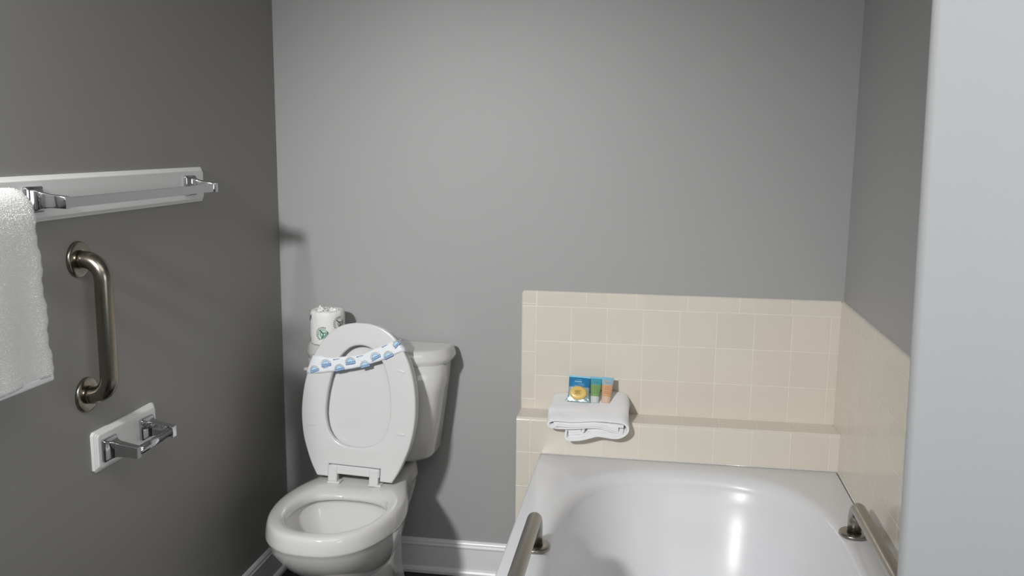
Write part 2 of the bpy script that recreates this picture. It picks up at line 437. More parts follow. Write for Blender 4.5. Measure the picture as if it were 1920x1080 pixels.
# ---------------------------------------------------------------- towel rail and paper holder
def board(name, y0, y1, z0, z1, parent, step):
    """painted wooden backing board with a stepped edge; x is out of the wall"""
    rings = []
    for ins, x in ((0,0),(0,.006),(.0015,.0075),(.0035,.0082),(.004,.0098),(.006,.0106),(.0075,.0130),(step*.7,.0140)):
        c = .006
        a, b, d, e = y0+ins, y1-ins, z0+ins, z1-ins
        rings.append([(x,a+c,d),(x,b-c,d),(x,b,d+c),(x,b,e-c),(x,b-c,e),(x,a+c,e),(x,a,e-c),(x,a,d+c)])
    o = loft(name, rings, M_BOARD, parent, smooth=False); bevel(o, .0008, 2, 15)
    return o
def rrect(x, cy, cz, hy, hz, r, n=4):
    out = []
    for sx, sz, a0 in ((1,1,0),(-1,1,90),(-1,-1,180),(1,-1,270)):
        for k in range(n+1):
            q = math.radians(a0+90*k/n); out.append((x, cy+sx*(hy-r)+r*math.cos(q), cz+sz*(hz-r)+r*math.sin(q)))
    return out
def chrome_post(name, y, z, parent, reach, base=.021, eh=.012, ew=.0075, x0=.0140, drop=0):
    prof = [(0,base,base,.004),(.006,base,base,.004),(.009,base*.93,base*.93,.004),(.011,base*.80,base*.86,.003),(.014,base*.62,base*.80,.003),(.019,base*.48,base*.72,.002),
            (.026,ew*1.25,base*.62,.002),(.044,ew*1.08,eh*1.08,.0018),(reach-.003,ew,eh,.0015),(reach,ew*.9,eh*.95,.0012)]
    rings = []
    for i, (x, hy, hz, r) in enumerate(prof):
        t = min(1, x/reach); rings.append(rrect(x0+x, y, z - drop*t*t, hy, hz, min(r, hy*.9, hz*.9)))
    o = loft(name, rings, M_CHROME, parent); es = o.modifiers.new('es', 'EDGE_SPLIT'); es.split_angle = math.radians(32); return o
def towel_rail(name, yc, label, zc=1.289):
    root = empty(name, (0, yc, zc)); tag(root, label, 'towel rail', 'towel rails on the left wall' if 0 else None)
    board('backing_board', -.430, .371, -.0445, .0445, root, .013)
    for y_ in (-.304, .286): chrome_post('post', y_, 0.0, root, .0755, base=.0255, drop=.004)
    o = box('rail', (.079, -.304, -.0145), (.0865, .286, .0055), M_CHROME, root, .001)
    return root
towel_rail('towel_rail', -.868, 'chrome towel rail on a white board above the wall grab bar, mostly bare')
towel_rail('towel_rail', -1.70, 'chrome towel rail covered by the hanging white towel at the left edge', 1.281)

def paper_holder():
    root = empty('toilet_paper_holder', (0, -.905, .7335)); tag(root, 'empty chrome toilet paper holder on a white board low on the left wall', 'toilet paper holder')
    board('backing_board', -.122, .122, -.0455, .0455, root, .014)
    chrome_post('post', -.080, .0, root, .0735, drop=.006, base=.0255, eh=.013, ew=.0085)
    chrome_post('post', .068, .0, root, .0735, drop=.006, base=.0255, eh=.013, ew=.0085)
    xr = .0795
    prof = [(.0098,-.073),(.0098,.018),(.0090,.0185),(.0090,.0195),(.0084,.020),(.0084,.061)]
    lathe('roller', prof, M_CHROME, root, 32, 'y', (xr, 0, -.0065))
    return root
paper_holder()

# ---------------------------------------------------------------- hanging towel
def hanging_towel():
    root = empty('hanging_towel', (.08, -1.6, 1.28)); tag(root, 'white terry towel hanging over a rail at the left edge', 'towel')
    oy, oz, oxx = -1.6, 1.28, .08
    # cross-section in x-z (draped over the rail), extruded along y
    th = .017
    cen = [(.055,.99),(.056,1.05),(.057,1.15),(.059,1.25),(.062,1.288),(.072,1.307),(.088,1.311),(.103,1.302),(.111,1.283),(.115,1.25),(.117,1.15),(.118,1.05),(.1195,1.0),(.120,.984)]
    cen = [Vector((p[0], p[1])) for p in spline([(a,b) for a,b in cen], 8)]
    cen = [Vector((p[0],p[1])) for p in resample([(p.x,p.y) for p in cen], 150, closed=False)]
    outer = []; inner = []
    for i, p in enumerate(cen):
        t = (cen[min(i+1,len(cen)-1)]-cen[max(i-1,0)]).normalized(); n = Vector((-t.y, t.x))
        # bulge near hems
        outer.append(p + n*th*.55); inner.append(p - n*th*.45)
    loop = outer + inner[::-1]
    random.seed(4); rings = []; ny = 110; y0, y1 = -1.98, -1.307
    for j in range(ny+1):
        y = y0 + (y1-y0)*j/ny; e = 1.0
        d = min(j, ny-j)
        if d < 3: e = (.55, .82, .95)[d]
        ring = []
        for i, p in enumerate(loop):
            k = i if i < len(cen) else 2*len(cen)-1-i
            c = cen[k]; q = c + (p-c)*e
            wav = .0014*math.sin(y*31+q.y*3) + .0008*math.sin(y*71+1.3)
            wgt = min(1, max(0, (.082-q.x)/.016)) if q.y > .9 else 0; wgt = wgt*wgt*(3-2*wgt)
            tap = max(0, 1.25-q.y)
            yy = y + (.0028*math.sin(q.y*70)+.0015*math.sin(q.y*210)) * (1 if j > ny-6 else 0) + tap*.035*(j/ny)
            yy += (y0 + (y-y0)*.77 - y)*wgt
            ring.append((q.x+wav*min(1, tap*6)-oxx, yy-oy, q.y-oz + .002*math.sin(y*27)*(1 if q.y < 1.02 else 0)))
        rings.append(ring)
    o = ribbon_loft('towel_cloth', rings, len(cen), M_TERRY, root)
    # terry pile: short loops standing off the cloth
    me = o.data; v = []; f = []; random.seed(7)
    polys = [p for p in me.polygons if (p.center.x+oxx) > .085 and (p.center.y+oy) > -1.985]
    for p in polys:
        a = [me.vertices[i].co for i in p.vertices]
        if len(a) < 4: continue
        nrm = p.normal
        for _ in range(5):
            s, t = random.random(), random.random()
            c = a[0].lerp(a[1], s).lerp(a[3].lerp(a[2], s), t)
            d = (nrm + Vector((random.uniform(-.6,.6), random.uniform(-.6,.6), random.uniform(-.9,.5)))).normalized()
            h = random.uniform(.0010, .0019); sd = d.cross(Vector((random.random()-.5, random.random()-.5, random.random()-.5))).normalized()*.00028
            k = len(v); m = c + d*h*.6; tip = m + (d+Vector((0,0,-.9))).normalized()*h*.5
            v += [c-sd, c+sd, m+sd, m-sd, tip]; f += [(k,k+1,k+2,k+3), (k+3,k+2,k+4)]
    pile = mesh_obj('terry_pile', v, f, M_TERRY, root, smooth=False); pile['kind'] = 'stuff'
    hem = []
    for y in [y0+.01+(y1+.006-y0)*k/60 for k in range(61)]: hem.append((.120-oxx, y-oy, .985-oz))
    box('hem', (.1075-oxx, y0-oy, .9755-oz), (.1285-oxx, y1+.008-oy, .9895-oz), M_COTTON, root, .004)
    return root
hanging_towel()

# ---------------------------------------------------------------- toilet
TH = math.radians(-2.6)
TX, TY = .379, -.004
def toilet():
    root = empty('toilet', (TX, TY, 0), TH); tag(root, 'white two-piece toilet with raised seat in the corner', 'toilet')
    N = 120; BX = .020
    half = [(0,-.672),(.05,-.667),(.094,-.646),(.132,-.607),(.159,-.552),(.174,-.490),(.1785,-.43),(.174,-.37),(.161,-.31),(.146,-.262),(.133,-.22),(.123,-.18),(.113,-.12),(.110,-.06),(.100,-.042),(.06,-.04),(0,-.04)]
    rs = spline([(a,b,0) for a,b in half], 8); rs = [Vector((max(p.x,0), p.y)) for p in rs]
    full = [(p.x, p.y) for p in rs] + [(-p.x, p.y) for p in rs[::-1][1:-1]]
    full = [(a-BX, b) for a, b in full]
    outer = [Vector((p.x,p.y)) for p in resample([(a,b,0) for a,b in full], N)]
    ihalf = [(0,-.622),(.04,-.617),(.078,-.600),(.110,-.568),(.130,-.525),(.138,-.475),(.133,-.425),(.112,-.383),(.075,-.361),(.035,-.352),(0,-.350)]
    rs = spline([(a,b,0) for a,b in ihalf], 8); rs = [Vector((max(p.x,0), p.y)) for p in rs]
    full = [(p.x, p.y) for p in rs] + [(-p.x, p.y) for p in rs[::-1][1:-1]]
    full = [(a*.95-.0125, b+.004) for a, b in full]
    inner = [Vector((p.x,p.y)) for p in resample([(a,b,0) for a,b in full], N)]
    # remap inner points by polar angle of outer (around bowl centre) to avoid twist
    c = Vector((-.016,-.475))
    def at_angle(poly, ang):
        best = None; d = Vector((math.cos(ang), math.sin(ang)))
        for i in range(len(poly)):
            p, q = poly[i]-c, poly[(i+1) % len(poly)]-c; e = q-p
            den = d.x*e.y - d.y*e.x
            if abs(den) < 1e-12: continue
            t = (p.x*e.y - p.y*e.x)/den; s = (p.x*d.y - p.y*d.x)/den
            if t > 0 and -1e-6 <= s <= 1+1e-6: best = c + d*t
        return best
    inn = [at_angle(inner, math.atan2(p.y-c.y, p.x-c.x)) for p in outer]
    def mix(t): return [a.lerp(b, t) for a, b in zip(inn, outer)]
    def off(poly, d):
        out = []; n = len(poly)
        for i in range(n):
            t = (poly[(i+1)%n]-poly[i-1]).normalized(); nn = Vector((t.y, -t.x))
            if nn.dot(poly[i]-c) < 0: nn = -nn
            out.append(poly[i]+nn*d)
        return out
    def ring(poly, z): return [(p.x, p.y, z(p) if callable(z) else z) for p in poly]
    def sc_(poly, sx, sy, y0=-.06):
        return [Vector((p.x*sx, y0+(p.y-y0)*sy)) for p in poly]
    ci = Vector((-.0125,-.475))
    def isc(s, sh=0): return [ci + (p-ci)*s + Vector((0,sh)) for p in inn]
    def mx2(t):
        b_ = off(outer, -.007)
        return [a.lerp(q, t) for a, q in zip(inn, b_)]
    def squeeze(poly, sx, yf, yb):
        ymin = min(p.y for p in poly); ymax = max(p.y for p in poly)
        return [Vector((p.x*sx, yf+(p.y-ymin)/(ymax-ymin)*(yb-yf))) for p in poly]
    rings = []
    # inside of the bowl, from the water line up
    rings += [ring(isc(.10,.02), .175), ring(isc(.34,.02), .18), ring(isc(.45,.018), .20), ring(isc(.60,.012), .235), ring(isc(.78,.004), .275), ring(isc(.93), .315), ring(isc(1.02), .345), ring(isc(1.06), .362), ring(isc(1.055), .372),
              ring(isc(1.01), .3745), ring(isc(1.0), .380), ring(isc(1.005), .388), ring(mx2(.05), .3945), ring(mx2(.14), .4000), ring(mx2(.27), .4040), ring(mx2(.45), .4062), ring(mx2(.68), .4068), ring(mx2(.86), .4058), ring(mx2(1), .4035), ring(off(outer, -.0035), .3985), ring(off(outer, -.0008), .391),
              ring(off(outer, .0008), .383), ring(off(outer, .0022), .373), ring(off(outer,.0032), .3625), ring(off(outer,.0028), .3590), ring(off(outer,.0012), .3565)]
    und = [(.988,-.6685,-.045,.344),(.955,-.659,-.05,.322),(.895,-.637,-.065,.293),(.812,-.604,-.085,.262),(.735,-.569,-.10,.238),(.672,-.538,-.105,.221),(.645,-.524,-.107,.213)]
    rings += [ring(squeeze(outer, s, yf, yb), z) for s, yf, yb, z in und]
    body = loft('bowl', rings, M_CER, root)
    wtr = loft('bowl_water', [ring(isc(.40,.018), .1915), ring(isc(.05,.018), .1915)], mat('water', (.75,.78,.76), .03, trans=.6, ior=1.33), body)
    # pedestal foot
    ped = []
    for s, yf, yb, z in ((.62,-.505,-.11,.220),(.622,-.507,-.11,.205),(.60,-.500,-.11,.16),(.575,-.492,-.10,.11),(.585,-.500,-.095,.06),(.62,-.520,-.09,.03),(.65,-.535,-.085,.014),(.655,-.537,-.085,0)):
        r_ = ring(squeeze(outer, s, yf, yb), z)
        # flatter, more angular front than the bowl
        ped.append([(-BX + (x+BX)*1.04, y, zz) for x, y, zz in r_])
    loft('pedestal', ped, M_CER, root)
    # tank
    def tr(hw, yb, ys, yf, z, n=4.0, r=.012):
        pts = []
        for k in range(6):                                  # back right corner
            q = math.pi/2*k/5; pts.append((hw-r+r*math.cos(math.pi/2-q), yb-r+r*math.sin(math.pi/2-q), z))
        for k in range(1, 60):
            q = math.pi*k/60; cx_, sx_ = math.cos(q), math.sin(q)
            pts.append((hw*math.copysign(abs(cx_)**(2/n), cx_), ys-(ys-yf)*abs(sx_)**(2/n), z))
        for k in range(6):
            q = math.pi/2*k/5; pts.append((-hw+r-r*math.cos(q), yb-r+r*math.sin(q), z))
        return [(x-.024, y, z_) for x, y, z_ in pts]
    YBK = -.020
    loft('tank', [tr(0.1305,-.05,-.09,-.125,.424,2.2), tr(0.1585,YBK-.015,-.080,-.148,.427,2.3), tr(0.1745,YBK-.006,-.075,-.159,.436,2.5), tr(0.1835,YBK,-.072,-.165,.452), tr(0.1955,YBK,-.070,-.170,.54), tr(0.2105,YBK,-.066,-.176,.65), tr(0.2205,YBK,-.062,-.181,.738)], M_CER, root)
    loft('tank_lid', [tr(0.2145,YBK,-.06,-.174,.7355,2.6), tr(0.2270,YBK,-.060,-.1865,.7358,2.6), tr(0.2300,YBK,-.060,-.190,.7385,2.6), tr(0.2350,YBK,-.060,-.1955,.752,2.6), tr(0.2345,YBK,-.060,-.195,.757,2.6), tr(0.2310,YBK,-.060,-.191,.770,2.6), tr(0.2270,YBK,-.060,-.187,.7785,2.6), tr(0.2240,YBK-.001,-.060,-.1835,.7820,2.6), tr(0.2190,YBK-.004,-.060,-.178,.7836,2.6), tr(0.2035,YBK-.012,-.060,-.160,.7840,2.6)], M_CER, root)
    # flush lever, front left of the tank
    lv = [ (-.186,-.150,.7165), (-.196,-.175,.7165), (-.206,-.186,.716) ]
    lever = empty('x', (0,0,0)); bpy.data.objects.remove(lever)
    rings = []
    for t in range(13):
        u = t/12; x = -.224 + .080*u; wd = .0085*math.sin(math.pi*min(1, .12+u*.88))**.5 if u < .97 else .003
        wd = max(wd, .002); y = -.192
        rings.append([(x, y+.005*math.cos(q), .7165+wd*math.sin(q)) for q in [2*math.pi*k/16 for k in range(16)]])
    l1 = loft('flush_lever', rings, M_SEAT, root)
    lathe('lever_pivot', [(0,-.195),(.008,-.195),(.009,-.188),(.009,-.150),(0,-.150)], M_SEAT, l1, 24, 'y', (-.150, 0, .7165))
    # ---- seat and lid, raised
    seat_frame = Matrix.Translation((0,0,0))
    lean = math.radians(8.0)
    # local plane: X right, Y up along the seat, Z towards viewer
    B = Vector((-.0305, -.294, .420)); tilt = math.radians(-1.4)
    ex = Vector((1,0,0)); ey = Vector((0, math.sin(lean), math.cos(lean))); ez = ex.cross(ey)
    ez = Vector((0, -math.cos(lean), math.sin(lean)))
    MW = Matrix((ex, ey, ez)).transposed().to_4x4(); MW.translation = B
    MW = MW @ Matrix.Rotation(tilt, 4, 'Z')
    so = [(.1165,0),(.135,.032),(.152,.072),(.166,.115),(.1745,.165),(.1765,.21),(.173,.26),(.163,.310),(.147,.356),(.124,.398),(.095,.431),(.06,.452),(.02,.4615)]
    r_ = spline([(a,b,0) for a,b in so], 6)
    rt = [(p.x, p.y) for p in r_]
    notch = [(-.0805,0),(-.0805,.038),(.0795,.038),(.0795,0)]
    outl = rt + [(-a, b) for a, b in rt[::-1]]
    outer_s = outl[:] + notch                       # starts bottom right, runs up, over, down to bottom left, then notch
    hole = spline([(0,.094,0),(.035,.0975,0),(.066,.112,0),(.088,.140,0),(.0985,.178,0),(.100,.215,0),(.095,.265,0),(.083,.315,0),(.064,.356,0),(.035,.386,0),(0,.3955,0),(-.035,.386,0),(-.064,.356,0),(-.083,.315,0),(-.095,.265,0),(-.100,.215,0),(-.0985,.178,0),(-.088,.140,0),(-.066,.112,0),(-.035,.0975,0)], 5, True)
    hole = [(p.x, p.y) for p in hole]
    seat = plate('seat', [outer_s, hole[::-1]], .0035, .0055, M_SEAT, root, MW @ Matrix.Translation((0,0,-.009)))
    for bx, by, a in ((-.140,.150,2), (.136,.146,-4), (-.118,.334,14), (.126,.330,-14)):
        ring_ = []
        mm = MW @ Matrix.Translation((bx, by, -.001)) @ Matrix.Rotation(math.radians(a), 4, 'Z')
        ol = [(.024*math.cos(q)*(1), .0045*math.sin(q)) for q in [2*math.pi*k/20 for k in range(20)]]
        ol = [((.0095 if math.cos(q) > 0 else -.0095)*1.0 + .0035*math.cos(q), .0035*math.sin(q)) for q in [2*math.pi*(k+.5)/20 for k in range(20)]]
        plate('bumper', [ol], .0015, .0012, M_SEAT, seat, mm, 3)
    lid = [(a*1.0, b) for a, b in outl]
    plate('seat_lid', [[(a*.985, b*.985+.004) for a, b in lid]], .003, .0055, M_SEAT, root, MW @ Matrix.Translation((0,0,-.036)))
    # hinge: bar in the notch and two posts on the bowl deck
    mh = MW
    hb = box('hinge_bar', (-.079,.010,-.018), (.078,.0365,-.001), M_SEAT, root, .004); hb.data.transform(mh)
    for hx in (-.067, .061):
        p = box('hinge_post', (hx-.0145,-.014,-.020), (hx+.0145,.0355,.0015), M_SEAT, root, .005); p.data.transform(mh)
        box('hinge_foot', (hx-.046, -.300, .403), (hx-.006, -.272, .4095), M_SEAT, p, .004)
    # paper strip measured on the seat plane
    return root, MW
toilet_root, SEATM = toilet()
bpy.context.view_layer.update()
SEATW = toilet_root.matrix_world @ SEATM

# ---------------------------------------------------------------- paper band round the raised seat
def seat_band():
    """strip laid across the seat ring: outlines in seat plane coordinates"""
    inv = SEATW.inverted(); co = inv @ CAM
    def sp(u, v):       # a point of the photograph read onto the seat plane
        d = (inv.to_3x3() @ (_F + _R2*((u-960)/FPX) - _U2*((v-540)/FPX)))
        t = (.0008-co.z)/d.z; p = co + d*t; return Vector((p.x, p.y))
    top = [sp(*p) for p in [(602.5,667.5),(612,670),(624.5,671),(645,668.5),(665,667),(684,663.5),(699,655.7),(717.5,648.5),(731,642.5),(745.5,638.5)]]
    bot = [sp(*p) for p in [(584,700),(597,699.5),(610,698),(630,695.6),(658,691.5),(676,688),(694.5,682),(715,676),(733,668),(752.5,659.5)]]
    root = empty('paper_seat_band', tuple(SEATW @ Vector((0,.33,.001))))
    tag(root, 'white paper sanitary band with blue half-round emblems wrapped around the raised toilet seat', 'paper band')
    T = [Vector((p.x,p.y)) for p in resample([(p.x,p.y,0) for p in top], 40, False)]
    Bt = [Vector((p.x,p.y)) for p in resample([(p.x,p.y,0) for p in bot], 40, False)]
    wi = root.matrix_world; bpy.context.view_layer.update(); wi = root.matrix_world.inverted()
    def world(x, y, z): return wi @ (SEATW @ Vector((x, y, z)))
    v = []; f = []; m = 6
    cols = []
    def zf(x): return .0024 + .0005*math.sin(x*40)
    # front, then round both edges to the back of the lid
    e0, e1 = T[0], T[-1]; n = len(T)
    so_y = [(0,.1165),(.072,.152),(.165,.1745),(.21,.1765),(.26,.173),(.310,.163),(.356,.147),(.398,.124),(.431,.095),(.452,.06),(.4615,.02)]
    def hw(y):
        for (y0_, h0), (y1_, h1) in zip(so_y, so_y[1:]):
            if y <= y1_: return h0 + (h1-h0)*(y-y0_)/(y1_-y0_)
        return .02
    def side(A, C, sg, seq):
        row = [A.lerp(C, j/m) for j in range(m+1)]
        for dx, z_ in seq: cols.append([(sg*(hw(p.y)+dx), p.y, z_) for p in row])
    side(Bt[0], T[0], -1, ((-.012, -.0472), (.0045, -.043), (.0050, -.007), (.0005, .0008)))
    for i in range(n):
        cols.append([(a.x, a.y, zf(a.x) + .0006*math.sin(a.y*300+i)) for a in [Bt[i].lerp(T[i], j/m) for j in range(m+1)]])
    side(Bt[-1], T[-1], 1, ((.0005, .0008), (.0050, -.007), (.0045, -.043), (-.012, -.0472)))
    for c_ in cols: v += [world(*p) for p in c_]
    nc = len(cols)
    for i in range(nc):
        k = (i+1) % nc
        for j in range(m): f.append((i*(m+1)+j, i*(m+1)+j+1, k*(m+1)+j+1, k*(m+1)+j))
    strip = fixn(mesh_obj('strip', v, f, M_BAND, root))
    so_ = strip.modifiers.new('solid', 'SOLIDIFY'); so_.thickness = .0003; so_.offset = -1
    strip_faces = []
    def shape(name, polys, cpx, ang, scale, parent, z=.0038):
        """emblem built from flat patches; polys: (material index, points)"""
        c0 = sp(*cpx); ca, sa = math.cos(ang), math.sin(ang)
        mats = []; vv = []; ff = []; mi = []
        for m_, pts, lift in polys:
            if m_ not in mats: mats.append(m_)
            k = len(vv)
            for x, y in pts:
                x, y = x*scale, y*scale; X, Y = c0.x + x*ca - y*sa, c0.y + x*sa + y*ca
                vv.append(world(X, Y, z+lift))
            ff.append(tuple(range(k, k+len(pts)))); mi.append(mats.index(m_))
        o = mesh_obj(name, vv, ff, None, parent, smooth=False)
        for m_ in mats: o.data.materials.append(m_)
        for p, i in zip(o.data.polygons, mi): p.material_index = i
        return o
    def emblem(cpx, deg, s=1.0, lo=None):
        P = []
        def arc(r0, r1, a0, a1, n=14):
            return [(r1*math.cos(math.radians(a0+(a1-a0)*k/n)), r1*math.sin(math.radians(a0+(a1-a0)*k/n))) for k in range(n+1)] + \
                   [(r0*math.cos(math.radians(a1-(a1-a0)*k/n)), r0*math.sin(math.radians(a1-(a1-a0)*k/n))) for k in range(n+1)]
        P.append((M_TAN, arc(9.0, 9.9, 8, 172), 0))
        for a in range(18, 165, 14): P.append((M_TAN, arc(7.6, 8.6, a, a+6, 2), 0))
        P.append((M_LBLUE, arc(.1, 6.6, 0, 180), .0))
        P.append((M_BAND, arc(3.6, 4.4, 20, 160), .0001))
        P.append((M_BLUE, arc(6.4, 6.9, 10, 170), .0001))
        P.append((M_BLUE, [(-9.2,-3.4),(9.2,-3.4),(9.8,1.2),(-8.6,1.2)], .0002))
        P.append((M_PALEB, [(-8.4,-2.4),(8.5,-2.4),(8.9,.2),(-8.0,.2)], .0003))
        x = -7.4
        random.seed(int(cpx[0]))
        while x < 7.2:
            wd = random.uniform(.6, 1.1); h = random.uniform(1.2, 2.0)
            P.append((M_BLUE, [(x,-2.0),(x+wd,-2.0),(x+wd+.2,-2.0+h),(x+.2,-2.0+h)], .0004)); x += wd+.5
        shape('emblem', P, cpx, math.radians(deg), .00165*s*1.0, strip)
    for c_, dg, s in (((590.5,694),20,.9),((612,683.5),13,1),((637,692),16,.95),((657.5,679.5),14,1),((685,685.5),19,.95),((705,670),33,1),((729,667.5),30,.95),((745,646),50,.8)):
        emblem(c_, dg, s)
    def script(cpx, deg, ln):
        P = []; random.seed(int(cpx[0])); x = 0
        P.append((M_BLUE, [(0,0),(2.2,.2),(2.2,1.6),(.4,2.0)], 0))
        P.append((M_BLUE, [(2,.35),(ln,.7),(ln,1.0),(2,.95)], 0))
        while x < ln*.7:
            P.append((M_BLUE, [(x+2,.5),(x+2.6,.5),(x+2.8,1.6),(x+2.2,1.5)], .0001)); x += random.uniform(1.0, 1.6)
        shape('printed_script', P, cpx, math.radians(deg), .00165*.95, strip)
    script((625.5,675), 12, 13); script((669.5,670.5), 20, 14); script((717,652), 30, 12); script((607,690.5), 12, 11)
    return root
seat_band()

# ---------------------------------------------------------------- wrapped toilet roll on the tank
def paper_roll():
    R_, Hh = .0535, .106
    root = empty('toilet_paper_roll', (.1925, -.098, .7846)); tag(root, 'paper-wrapped toilet roll with green emblems standing on the toilet tank lid', 'toilet roll')
    random.seed(11); rings = []; n = 96
    prof = [(.90,0),(.985,.001),(1.0,.004),(1.0,.03),(.998,.06),(1.0,.085),(.995,.097),(.97,.103),(.92,.1065),(.80,.1085),(.62,.1065),(.44,.104)]
    for r, z in prof:
        ring = []
        for k in range(n):
            z_ = z; q = 2*math.pi*k/n
            cr = .0006*math.sin(q*5+z*40)*math.sin(q*3+1) + .00035*math.sin(q*17+z*90)
            zz = z*.955 + (.0012*math.sin(q*11+2)*math.sin(q*5) if z > .095 else 0)
            ring.append(((R_*r+cr)*math.cos(q), (R_*r+cr)*math.sin(q), zz if z > 0 else 0))
        rings.append(ring)
    wr = loft('wrapper', rings, M_PAPER, root)
    # crumpled tuft tucked into the core
    v = []; f = []
    nr, na = 7, 40
    for i in range(nr):
        for k in range(na):
            q = 2*math.pi*k/na; t = i/(nr-1)
            r = .030*(1-t)*(1+.25*math.sin(3*q+1)) + .002
            fold = (.5+.5*math.sin(q*7+i*1.3))*(.5+.5*math.sin(q*3+.5))
            z = .0975 + .017*fold*math.sin(math.pi*min(1, t*1.2+.15)) + random.uniform(-.0015,.0015)
            v.append((r*math.cos(q)-.004 + random.uniform(-.0015,.0015), r*math.sin(q)-.006 + random.uniform(-.0015,.0015), z))
    for i in range(nr-1):
        for k in range(na):
            l = (k+1) % na; f.append((i*na+k, i*na+l, (i+1)*na+l, (i+1)*na+k))
    tuft = mesh_obj('crumpled_tuft', v, f, M_PAPER, root, smooth=False)
    for i, (a, rr) in enumerate(((.3,.03),(1.1,.027),(5.9,.032),(5.2,.028),(4.4,.03),(3.3,.03))):   # dark printed specks caught in the folds
        pass
    def wrap(name, polys, ang, zc, scale, tiltd=0):
        ca, sa = math.cos(math.radians(tiltd)), math.sin(math.radians(tiltd)); vv = []; ff = []; mats = []; mi = []
        for m_, pts, lift in polys:
            if m_ not in mats: mats.append(m_)
            k = len(vv)
            for x, y in pts:
                X, Y = (x*ca-y*sa)*scale, (x*sa+y*ca)*scale; q = ang + X/R_; r = R_+.0010+lift
                vv.append((r*math.cos(q), r*math.sin(q), zc+Y))
            ff.append(tuple(range(k, k+len(pts)))); mi.append(mats.index(m_))
        o = mesh_obj(name, vv, ff, None, wr, smooth=False)
        for m_ in mats: o.data.materials.append(m_)
        for p, i in zip(o.data.polygons, mi): p.material_index = i
    def stroke(pts, wd):
        out = []
        for (x0, y0), (x1, y1) in zip(pts, pts[1:]):
            dx, dy = x1-x0, y1-y0; L = math.hypot(dx, dy) or 1; nx, ny = -dy/L*wd/2, dx/L*wd/2
            out.append([(x0+nx,y0+ny),(x1+nx,y1+ny),(x1-nx,y1-ny),(x0-nx,y0-ny)])
        return out
    def arcpts(r, a0, a1, n=12): return [(r*math.cos(math.radians(a0+(a1-a0)*k/n)), r*math.sin(math.radians(a0+(a1-a0)*k/n))) for k in range(n+1)]
    def emblem(ang, zc, ink, pale, s=.0016, t=0):
        P = []
        if pale:
            P.append((pale, arcpts(6.6, 200, 380, 16), 0)); P.append((pale, arcpts(6.6, 20, 200, 16), 0))
        for p in stroke(arcpts(7.4, -20, 200, 20), .35): P.append((ink, p, .0001))
        for a in range(70, 250, 15):           # circular lettering
            c, sn = math.cos(math.radians(a)), math.sin(math.radians(a)); r0, r1 = 8.4, 10.6
            for p in stroke([(r0*c-.5*sn, r0*sn+.5*c), (r1*c-.5*sn, r1*sn+.5*c), (r1*c+.5*sn, r1*sn-.5*c), (r0*c+.4*sn, r0*sn-.4*c)], .45): P.append((ink, p, .0001))
        # leaping figure and curved leaf strokes
        for p in stroke([(-4.8,6.2),(-3.6,4.6),(-2.2,3.2),(-.6,1.6),(.4,-.6),(-.4,-3.2),(-1.4,-5.4)], 1.5): P.append((ink, p, .0002))
        for p in stroke([(-2.2,3.2),(-3.6,.4),(-3.0,-2.6),(-1.6,-5.2)], .8): P.append((ink, p, .0002))
        for p in stroke([(-.6,2.2),(1.6,1.4),(3.8,1.8)], 1.3): P.append((ink, p, .0002))
        for p in stroke([(-2.4,-6.2),(1.0,-4.0),(4.2,-.6),(6.6,3.6)], .9): P.append((ink, p, .0002))
        for p in stroke([(-2.6,-7.6),(2.0,-5.6),(5.8,-1.6),(7.4,3.0)], .7): P.append((ink, p, .0002))
        for p in stroke([(-2.4,-6.2),(-3.2,-7.2),(-2.0,-8.0)], .6): P.append((ink, p, .0002))
        wrap('emblem', P, ang, zc, s, t)
    cam_a = math.atan2(CAM.y+.098, CAM.x-.1925)
    emblem(cam_a-.28, .036, M_GREEN, M_PALEG, .0021)
    emblem(cam_a+.72, .066, M_GREY, None, .0021, 8)
    emblem(cam_a-1.40, .084, M_GREY, None, .0021)
    emblem(cam_a-1.42, .013, M_GREY, None, .0012)
    # grey specks of print folded into the tuft
    vv = []; ff = []
    random.seed(5)
    for _ in range(26):
        q = random.uniform(3.6, 6.6); r = random.uniform(.012, .031); k = len(vv)
        c_ = Vector((r*math.cos(q)-.002, r*math.sin(q)-.004, 0.109+random.uniform(-.005,.006)))
        for a in range(3): vv.append(c_ + Vector((random.uniform(-.0025,.0025), random.uniform(-.002,.002), random.uniform(-.002,.002))))
        ff.append((k,k+1,k+2))
    sp_ = mesh_obj('folded_print', vv, ff, M_GREY, tuft, smooth=False); sp_['kind'] = 'stuff'
    return root
paper_roll()

